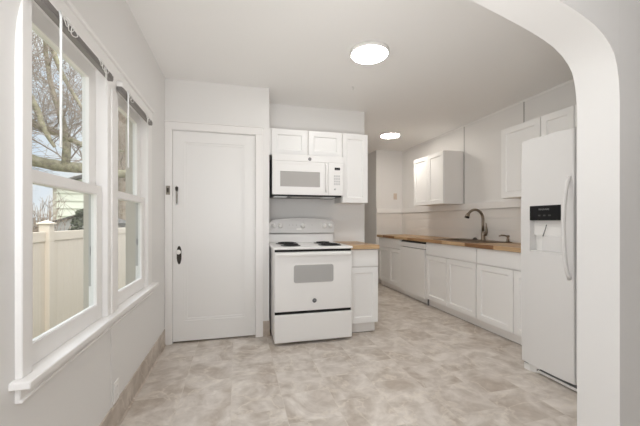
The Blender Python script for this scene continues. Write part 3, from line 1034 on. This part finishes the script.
# right-hand wall cabinets
FRU = Fr((2.745, 0, 0), (0, 1, 0), (-1, 0, 0))
cabinet('wall_cabinet', FRU, 3.868, 4.640, 1.402, 2.138, 0.318,
        [('door', 3.871, 4.250, 1.405, 2.135), ('door', 4.256, 4.637, 1.405, 2.135)],
        (2.9, 4.2, 1.40), 'white double-door wall cabinet hanging over the far counter', 'white wall cabinets')
cabinet('wall_cabinet', FRU, 2.405, 2.868, 1.402, 2.138, 0.318,
        [('door', 2.409, 2.865, 1.405, 2.135)],
        (2.9, 2.73, 1.40), 'narrow white wall cabinet beside the top of the refrigerator', 'white wall cabinets')
cabinet('wall_cabinet', FRU, 1.78, 2.402, 1.815, 2.138, 0.318,
        [('door', 2.096, 2.399, 1.819, 2.135), ('door', 1.784, 2.088, 1.819, 2.135)],
        (2.9, 2.14, 1.815), 'short white wall cabinet directly above the refrigerator', 'white wall cabinets')

# ------------------------------------------------------------------ refrigerator
FF = Fr((2.17, 0, 0), (0, 1, 0), (-1, 0, 0))
fg = thing('refrigerator', (2.6, 1.65, 0), 'white side-by-side refrigerator with a black-topped water dispenser', 'refrigerator')
MB(FF).box(1.236, 2.060, -0.85, -0.085, 0.045, 1.762, 0.004).build('body', FRID, fg)
HU0, HU1, HZ0, HZ1 = 1.743, 1.988, 0.925, 1.272
fd = MB(FF).plate(1.657, 2.068, 0.062, 1.783, (HU0, HU1, HZ0, HZ1), -0.075, 0.0, 0.014, 3).build('freezer_door', FRID, fg)
m = MB(FF)
m.box(HU0 - 0.002, HU1 + 0.002, -0.0745, -0.062, HZ0 - 0.002, 1.165)
m.prism([(HU0, 1.165), (HU1, 1.165), (HU1, 1.05), (HU0, 1.05)], -0.062, -0.040)
m.build('dispenser_recess', PLASTIC, fd)
MB(FF).box(HU0 + 0.002, HU1 - 0.002, -0.062, -0.002, HZ0, HZ0 + 0.010, 0.003).build('drip_tray', FRID, fd)
MB(FF).box(HU0 + 0.002, HU1 - 0.075, -0.062, -0.028, HZ0 + 0.010, 1.052, 0.006, 2).build('lower_insert', FRID, fd)
pn = MB(FF).box(HU0, HU1, -0.072, 0.004, 1.163, HZ1, 0.003).build('dispenser_panel', BLACKPANEL, fd)
lettering('panel_lettering', 'FRIGIDAIRE', 0.017, (2.17 - 0.0046, 1.868, 1.243), (math.radians(90), 0, math.radians(-90)), DIMPRINT, pn)
for k in range(3):
    MB(FF).rrect(1.815 + k * 0.04, 1.835 + k * 0.04, 1.193, 1.205, 0.003, 0.004, 0.0046, 2).build('touch_key', KEYP, pn)
MB(FF).tube([(1.885, -0.040, 1.13), (1.880, -0.020, 1.09), (1.890, -0.012, 1.045)], [0.003, 0.003, 0.004], 8).build('paddle', BADGE, fd)
rd = MB(FF).box(1.238, 1.646, -0.075, 0.0, 0.062, 1.783, 0.014, 3).build('fridge_door', FRID, fg)
for hy, par, sg in ((1.684, fd, 1), (1.578, rd, -1)):
    m = MB(FF)
    pts, rad = [], []
    for i in range(21):
        t = i / 20
        pts.append((hy, -0.002 + 0.058 * math.sin(math.pi * t) ** 0.55 if 0 < t < 1 else -0.002, 0.765 + t * 0.69))
        rad.append(0.0125 if 0 < t < 1 else 0.014)
    m.tube(pts, rad, 10)
    m.build('handle', FRID, par)
g = MB(FF)
g.box(1.25, 2.02, -0.12, -0.045, 0.012, 0.030, 0.003)
g.box(1.25, 2.02, -0.12, -0.062, 0.030, 0.058)
gr = g.build('base_grille', BADGE, fg)
MB(FF).box(1.25, 1.96, -0.062, -0.040, 0.008, 0.026, 0.003).build('grille_lip', PLASTIC, gr)
m = MB(FF)
m.prism([(2.066, -0.10), (2.066, -0.03), (2.055, -0.018), (2.00, -0.018), (1.97, -0.045), (1.95, -0.05), (1.95, -0.10)], 0.0, 0.050, plane='ab', bev=0.003)
m.build('foot_cover', PLASTIC, fg)
MB(FF).box(2.02, 2.06, -0.08, -0.02, 0.051, 0.060).build('lower_hinge', BLACK, fg)

# ------------------------------------------------------------------ blinds
def blind(ya, yb, label, wand_y, wand_len, cord_y, curls):
    xf, xb = -0.612, -0.6385
    t = thing('mini_blind', ((xf + xb) / 2, (ya + yb) / 2, 1.853), label, 'window blind', 'raised mini blinds')
    MB().box(xb, xf + 0.002, ya, yb, 1.894, 1.918, 0.002).build('headrail', PLASTIC, t)
    m = MB()
    z = 1.874
    while z < 1.893:
        m.box(xb + 0.001, xf, ya + 0.004, yb - 0.004, z, z + 0.0022)
        z += 0.003
    m.build('slat_stack', BLINDG, t)
    MB().box(xb + 0.002, xf - 0.001, ya + 0.004, yb - 0.004, 1.866, 1.8735, 0.002).build('bottom_rail', BLINDG, t)
    w = MB()
    w.tube([(xf + 0.006, wand_y, 1.895), (xf + 0.010, wand_y, 1.875), (xf + 0.010, wand_y, 1.86 - wand_len)], 0.0042, 8)
    w.build('tilt_wand', WANDM, t)
    for by in (ya + 0.012, yb - 0.012):
        MB().box(xb - 0.0003, xf + 0.004, by - 0.010, by + 0.010, 1.891, 1.920, 0.002).build('bracket', PLASTIC, t)
    for i, oy in enumerate((0.0, 0.012)):
        c = MB()
        c.tube([(xf + 0.006, cord_y + oy, 1.90), (xf + 0.010, cord_y + oy, 1.86), (xf + 0.010, cord_y + oy - 0.004, 1.77 - 0.03 * i)], 0.0013, 6)
        c.build('lift_cord', PLASTIC, t)
    for cy_ in curls:
        c = MB()
        for i in range(3):
            pts = []
            for k in range(13):
                a = k / 12 * 2 * math.pi
                pts.append((xf + 0.008 + 0.004 * math.sin(a * 2 + i), cy_ + (i - 1) * 0.028 + 0.024 * math.cos(a), 1.885 + 0.016 * math.sin(a) - 0.004 * i))
            c.tube(pts, 0.0017, 6)
        c.build('cord_coil', PLASTIC, t)
    return t


blind(1.205, 1.850, 'grey mini blind pulled up at the top of the nearer window', 1.322, 0.445, 1.72, (1.39, 1.70))
blind(1.965, 2.625, 'grey mini blind pulled up at the top of the farther window', 2.04, 0.40, 2.44, (2.09, 2.46))

# outlet under the mullion, thermostat plate on the end wall
ol = thing('wall_outlet', (XL + 0.004, 2.01, 0.158), 'white outlet plate low on the wall below the windows', 'outlet')
FO = Fr((XL + 0.004, 0, 0), (0, 1, 0), (1, 0, 0))
MB(FO).box(1.975, 2.045, 0.0, 0.006, 0.157, 0.272, 0.002).build('cover_plate', PLASTIC, ol)
for zc in (0.190, 0.238):
    s = MB(FO).rrect(1.994, 2.026, zc - 0.014, zc + 0.014, 0.008, 0.006, 0.008).build('socket', PLASTIC, ol)
    for sy in (2.004, 2.016):
        MB(FO).box(sy - 0.001, sy + 0.001, 0.008, 0.0084, zc - 0.004, zc + 0.006).build('slot', GREYPL, s)
sp = thing('switch_plate', (2.955, YE, 1.59), 'small beige switch plate on the far end wall', 'light switch')
FS = Fr((0, YE, 0), (1, 0, 0), (0, -1, 0))
IV = paint('ivory_plastic', (0.62, 0.53, 0.45), 0.5)
MB(FS).box(2.885, 2.955, 0.0, 0.006, 1.575, 1.69, 0.002).build('cover_plate', IV, sp)
MB(FS).box(2.914, 2.926, 0.006, 0.016, 1.622, 1.645, 0.002).build('toggle', IV, sp)

# ------------------------------------------------------------------ outdoors
GZ = -0.9
struct(MB().box(-40, -0.82, -10, 45, GZ - 0.2, GZ).build('ground_lawn', GROUND))

XF = -2.6
fn = thing('privacy_fence', (XF, 7.5, GZ), 'cream vinyl privacy fence standing outside the windows', 'fence')
FY0, FY1 = 2.6, 14.6
POSTS = [2.9, 5.33, 7.76, 10.19, 12.62]
m = MB()
y = FY0
while y < FY1:
    m.box(XF - 0.011, XF + 0.011, y + 0.002, y + 0.148, GZ + 0.10, 0.885, 0.004)
    m.box(XF - 0.008, XF + 0.008, y - 0.003, y + 0.003, GZ + 0.10, 0.885)
    y += 0.15
m.build('panel_boards', VINYL, fn)
MB().box(XF - 0.025, XF + 0.025, FY0, FY1, 0.875, 1.010, 0.004).build('top_rail', VINYL, fn)
MB().box(XF - 0.025, XF + 0.025, FY0, FY1, GZ + 0.04, GZ + 0.17, 0.004).build('bottom_rail', VINYL, fn)
for py in POSTS:
    ps = MB().box(XF - 0.064, XF + 0.064, py - 0.064, py + 0.064, GZ, 1.115, 0.004).build('post', VINYL, fn)
    c = MB()
    c.box(XF - 0.085, XF + 0.085, py - 0.085, py + 0.085, 1.115, 1.135, 0.004)
    v = [c._v(q) for q in ((XF - 0.075, py - 0.075, 1.135), (XF + 0.075, py - 0.075, 1.135), (XF + 0.075, py + 0.075, 1.135), (XF - 0.075, py + 0.075, 1.135))]
    ap = c._v((XF, py, 1.175))
    for i in range(4):
        c.bm.faces.new([v[i], v[(i + 1) % 4], ap])
    c.build('post_cap', VINYL, ps)

# neighbour's house, gable towards us
YH = 18.3
hs = thing('neighbor_house', (-4.6, 20.3, GZ), 'pale green clapboard house beyond the fence', 'house')
m = MB()
m.prism([(-8.6, GZ), (-0.6, GZ), (-0.6, 2.9), (-4.6, 4.2), (-8.6, 2.9)], YH + 0.02, YH + 4.0, plane='ac')
m.build('wall', SIDING, hs)
m = MB()
z = GZ + 0.1
while z < 2.7:
    m.prism([(YH + 0.02, z), (YH - 0.035, z), (YH + 0.008, z + 0.36), (YH + 0.02, z + 0.36)], -8.6, -0.6, plane='bc')
    z += 0.37
m.build('clapboards', SIDING, hs)
m = MB()
m.prism([(-8.85, 2.80), (-4.6, 4.2), (-0.35, 2.80), (-0.35, 2.93), (-4.6, 4.36), (-8.85, 2.93)], YH - 0.30, YH + 4.2, plane='ac')
m.build('roof', ROOF, hs)
MB().box(-8.66, -8.50, YH - 0.03, YH + 0.03, GZ, 2.84).build('corner_board', EXT, hs)
wb = MB().box(-6.2, -5.5, YH - 0.04, YH + 0.0, 0.6, 1.9).build('window', EXT, hs)
MB().box(-6.1, -5.6, YH - 0.045, YH - 0.04, 0.7, 1.8).build('pane', BLACKPANEL, wb)

sh = thing('garden_shed', (-4.2, 11.2, GZ), 'grey sided garden shed behind the fence', 'shed')
m = MB()
m.prism([(-5.0, GZ), (-3.5, GZ), (-3.5, 1.10), (-4.25, 1.32), (-5.0, 1.10)], 10.5, 12.0, plane='ac')
m.build('wall', GREYSID, sh)
m = MB()
z = GZ + 0.05
while z < 1.0:
    m.prism([(10.5, z), (10.482, z), (10.494, z + 0.115), (10.5, z + 0.115)], -5.0, -3.5, plane='bc')
    z += 0.12
m.build('clapboards', GREYSID, sh)
MB().prism([(-5.12, 1.06), (-4.25, 1.33), (-3.38, 1.06), (-3.38, 1.11), (-4.25, 1.39), (-5.12, 1.11)], 10.40, 12.1, plane='ac').build('roof', ROOF, sh)


def smooth_path(pts, n=5):
    P = [Vector(p) for p in pts]
    out = []
    for i in range(len(P) - 1):
        p0, p1, p2, p3 = P[max(i - 1, 0)], P[i], P[i + 1], P[min(i + 2, len(P) - 1)]
        for k in range(n):
            t = k / n
            out.append(0.5 * ((2 * p1) + (p2 - p0) * t + (2 * p0 - 5 * p1 + 4 * p2 - p3) * t * t + (3 * p1 - p0 - 3 * p2 + p3) * t ** 3))
    out.append(P[-1])
    return out


def grow(mb, p, d, length, r, depth, rng, droop=0.05):
    """Recursive bare branch."""
    steps = 5
    pts, rad = [p.copy()], [r]
    q = p.copy()
    dd = d.normalized()
    kids = []
    for i in range(steps):
        dd = (dd + Vector((rng.uniform(-.28, .28), rng.uniform(-.28, .28), rng.uniform(-.22, .25)))).normalized()
        q = q + dd * (length / steps)
        pts.append(q.copy())
        rad.append(max(r * (1 - 0.75 * (i + 1) / steps), 0.0035))
        if depth > 0:
            kids.append((q.copy(), dd.copy(), rad[-1]))
    mb.tube([tuple(v) for v in pts], rad, 5 if r > 0.02 else 4)
    for (kp, kd, kr) in kids:
        for _ in range(2 if rng.random() < 0.5 else 1):
            side = Vector((rng.uniform(-1, 1), rng.uniform(-1, 1), rng.uniform(-.5, .9)))
            grow(mb, kp, kd * 0.6 + side * 0.8, length * rng.uniform(0.45, 0.7), max(kr * 0.65, 0.004), depth - 1, rng)


def tree(name, loc, trunk_parts, bark_m, seeds, label, seed, crown_len, depth=2):
    rng = random.Random(seed)
    t = thing(name, loc, label, 'tree', 'bare trees beyond the fence')
    for nm, pts, rads in trunk_parts:
        sp_ = smooth_path(pts)
        n = len(sp_)
        rr = []
        for i in range(n):
            f_ = i / (n - 1) * (len(rads) - 1)
            k = min(int(f_), len(rads) - 2)
            rr.append((rads[k] * (1 - (f_ - k)) + rads[k + 1] * (f_ - k)) * rng.uniform(0.93, 1.07))
        MB().tube([tuple(v) for v in sp_], rr, 12).build(nm, bark_m, t)
    br_ = MB()
    for p, d, ln, r in seeds:
        grow(br_, Vector(p), Vector(d), ln, r, depth, rng)
    br_.build('twigs', TWIG, t)
    return t


limb1 = [(-7.3, 8.8, 3.3), (-5.59, 8.86, 3.10), (-5.19, 8.97, 2.74), (-4.71, 9.05, 2.60), (-4.17, 9.12, 2.50), (-3.61, 9.18, 2.46), (-3.03, 9.24, 2.36), (-1.9, 9.5, 2.6)]  # limb paths traced from image pixels, projected out to a chosen depth
limb2 = [(-7.4, 8.8, 3.9), (-5.9, 8.6, 4.05), (-5.22, 8.56, 3.80), (-4.83, 8.67, 3.61), (-4.58, 8.81, 3.42), (-4.07, 8.89, 3.22), (-3.47, 8.94, 2.95), (-2.71, 8.95, 2.9)]
limb3 = [(-7.5, 8.8, 4.8), (-6.0, 8.3, 5.0), (-4.72, 8.02, 4.47), (-4.15, 7.98, 3.69), (-3.95, 8.03, 3.09), (-3.80, 8.10, 2.75)]
limb4 = [(-4.05, 9.1, 2.48), (-3.96, 8.95, 3.0), (-4.04, 8.92, 3.57), (-4.33, 9.02, 4.53), (-4.48, 9.08, 5.73), (-4.58, 9.12, 7.2)]
limb5 = [(-7.6, 8.8, 5.6), (-5.2, 8.5, 6.4), (-4.17, 8.29, 5.54), (-3.74, 8.19, 4.45), (-3.24, 8.06, 3.54), (-2.9, 7.97, 2.93)]
seeds = []
rs = random.Random(21)
for L_, r0 in ((limb1, 0.05), (limb2, 0.04), (limb3, 0.035), (limb4, 0.04), (limb5, 0.03)):
    for i in range(1, len(L_)):
        for k in range(2):
            f_ = rs.random()
            p = Vector(L_[i - 1]).lerp(Vector(L_[i]), f_)
            seeds.append((p, (rs.uniform(-.7, .8), rs.uniform(-.7, .5), rs.uniform(-.1, 1.0)), rs.uniform(1.0, 2.0), r0 * rs.uniform(.22, .5)))
tree('bare_tree', (-7.4, 8.8, GZ), [
    ('trunk', [(-7.4, 8.8, GZ), (-7.35, 8.8, 1.0), (-7.4, 8.82, 3.2), (-7.55, 8.8, 5.0), (-7.8, 8.8, 7.5)], [0.34, 0.27, 0.25, 0.2, 0.1]),
    ('limb', limb1, [0.20, 0.16, 0.15, 0.135, 0.13, 0.125, 0.11, 0.05]),
    ('limb', limb2, [0.15, 0.12, 0.10, 0.09, 0.085, 0.075, 0.06, 0.03]),
    ('limb', limb3, [0.13, 0.10, 0.07, 0.06, 0.05, 0.03]),
    ('limb', limb4, [0.09, 0.085, 0.07, 0.05, 0.04, 0.02]),
    ('limb', limb5, [0.10, 0.08, 0.055, 0.045, 0.035, 0.02]),
], BARK1, seeds, 'bare tree with mossy leaning limbs filling the nearer window', 3, 1.5)

rs = random.Random(5)
seeds = []
for k in range(26):
    zz = rs.uniform(2.5, 8.0)
    seeds.append(((-4.30, 14.0, zz), (rs.uniform(-1, 1), rs.uniform(-1, 1), rs.uniform(.2, 1.1)), rs.uniform(1.2, 2.3), rs.uniform(.02, .045)))
tree('bare_tree', (-4.25, 13.99, GZ), [
    ('trunk', [(-4.27, 13.99, GZ), (-4.24, 13.99, 1.41), (-4.28, 14.0, 3.16), (-4.35, 14.02, 4.3), (-4.28, 14.0, 5.7), (-4.5, 14.06, 8.5)], [0.30, 0.24, 0.21, 0.18, 0.14, 0.06]),
    ('limb', [(-4.29, 14.0, 2.8), (-3.95, 13.9, 3.8), (-3.8, 13.9, 4.9), (-3.5, 13.85, 6.6)], [0.14, 0.11, 0.09, 0.04]),
], BARK2, seeds, 'upright bare tree seen through the farther window', 11, 2.4)
rs = random.Random(9)
seeds = []
for k in range(30):
    zz = rs.uniform(2.0, 9.0)
    seeds.append(((-13.5, 13.0, zz), (rs.uniform(-1, 1), rs.uniform(-1, 1), rs.uniform(.2, 1.1)), rs.uniform(2.0, 4.0), rs.uniform(.04, .07)))
tree('bare_tree', (-13.5, 13.0, GZ), [
    ('trunk', [(-13.5, 13, GZ), (-13.55, 13, 2.5), (-13.45, 13, 6), (-13.6, 13, 10.0)], [0.34, 0.28, 0.2, 0.06]),
], BARK2, seeds, 'distant bare tree behind the mossy-limbed tree, left of the green house', 17, 3)


def shrub(name, loc, r, h, mat, n, label, seed, leafy):
    rng = random.Random(seed)
    t = thing(name, loc, label, 'shrub')
    m = MB()
    L = Vector(loc)
    for i in range(n):
        a = rng.uniform(0, 2 * math.pi)
        lean = rng.uniform(0.05, 1.0)
        top = L + Vector((math.cos(a) * r * lean, math.sin(a) * r * lean, h * rng.uniform(0.6, 1.0)))
        mid = L.lerp(top, 0.55) + Vector((rng.uniform(-.1, .1), rng.uniform(-.1, .1), 0.1))
        m.tube([tuple(L + Vector((rng.uniform(-.12, .12), rng.uniform(-.12, .12), 0))), tuple(mid), tuple(top)], [0.014, 0.010, 0.004], 4)
        for k in range(3):
            p = mid.lerp(top, rng.random())
            e = p + Vector((rng.uniform(-.3, .3), rng.uniform(-.3, .3), rng.uniform(0.0, .35)))
            m.tube([tuple(p), tuple(e)], [0.007, 0.003], 4)
    m.build('stems', BRUSH, t)
    if leafy:
        m = MB()
        for i in range(leafy):
            a, b = rng.uniform(0, 2 * math.pi), rng.uniform(-0.2, 1)
            rr = r * rng.uniform(0.55, 1.0)
            c = L + Vector((math.cos(a) * rr * math.sqrt(max(0, 1 - b * b * 0.8)), math.sin(a) * rr * math.sqrt(max(0, 1 - b * b * 0.8)), h * 0.62 + h * 0.38 * b))
            n1 = Vector((rng.uniform(-1, 1), rng.uniform(-1, 1), rng.uniform(-1, 1))).normalized()
            n2 = n1.orthogonal().normalized()
            s = rng.uniform(0.03, 0.06)
            v = [m.bm.verts.new(c + n1 * s), m.bm.verts.new(c + n2 * s * .5), m.bm.verts.new(c - n1 * s), m.bm.verts.new(c - n2 * s * .5)]
            m.bm.faces.new(v)
        m.build('foliage', mat, t)
    return t


shrub('evergreen_shrub', (-3.2, 8.1, GZ), 0.36, 2.30, LEAFD, 14, 'dark evergreen shrub behind the fence, under the mossy limb', 4, 1500)
shrub('dry_shrub', (-4.5, 8.9, GZ), 0.8, 2.7, None, 60, 'leafless brown shrub behind the fence, left of the dark evergreen one', 6, 0)
shrub('dry_shrub', (-6.6, 12.5, GZ), 0.9, 3.0, None, 60, 'leafless brown shrub farther back, before the corner of the green house', 8, 0)

for o in bpy.data.objects:
    if '_w' in o:
        del o['_w']
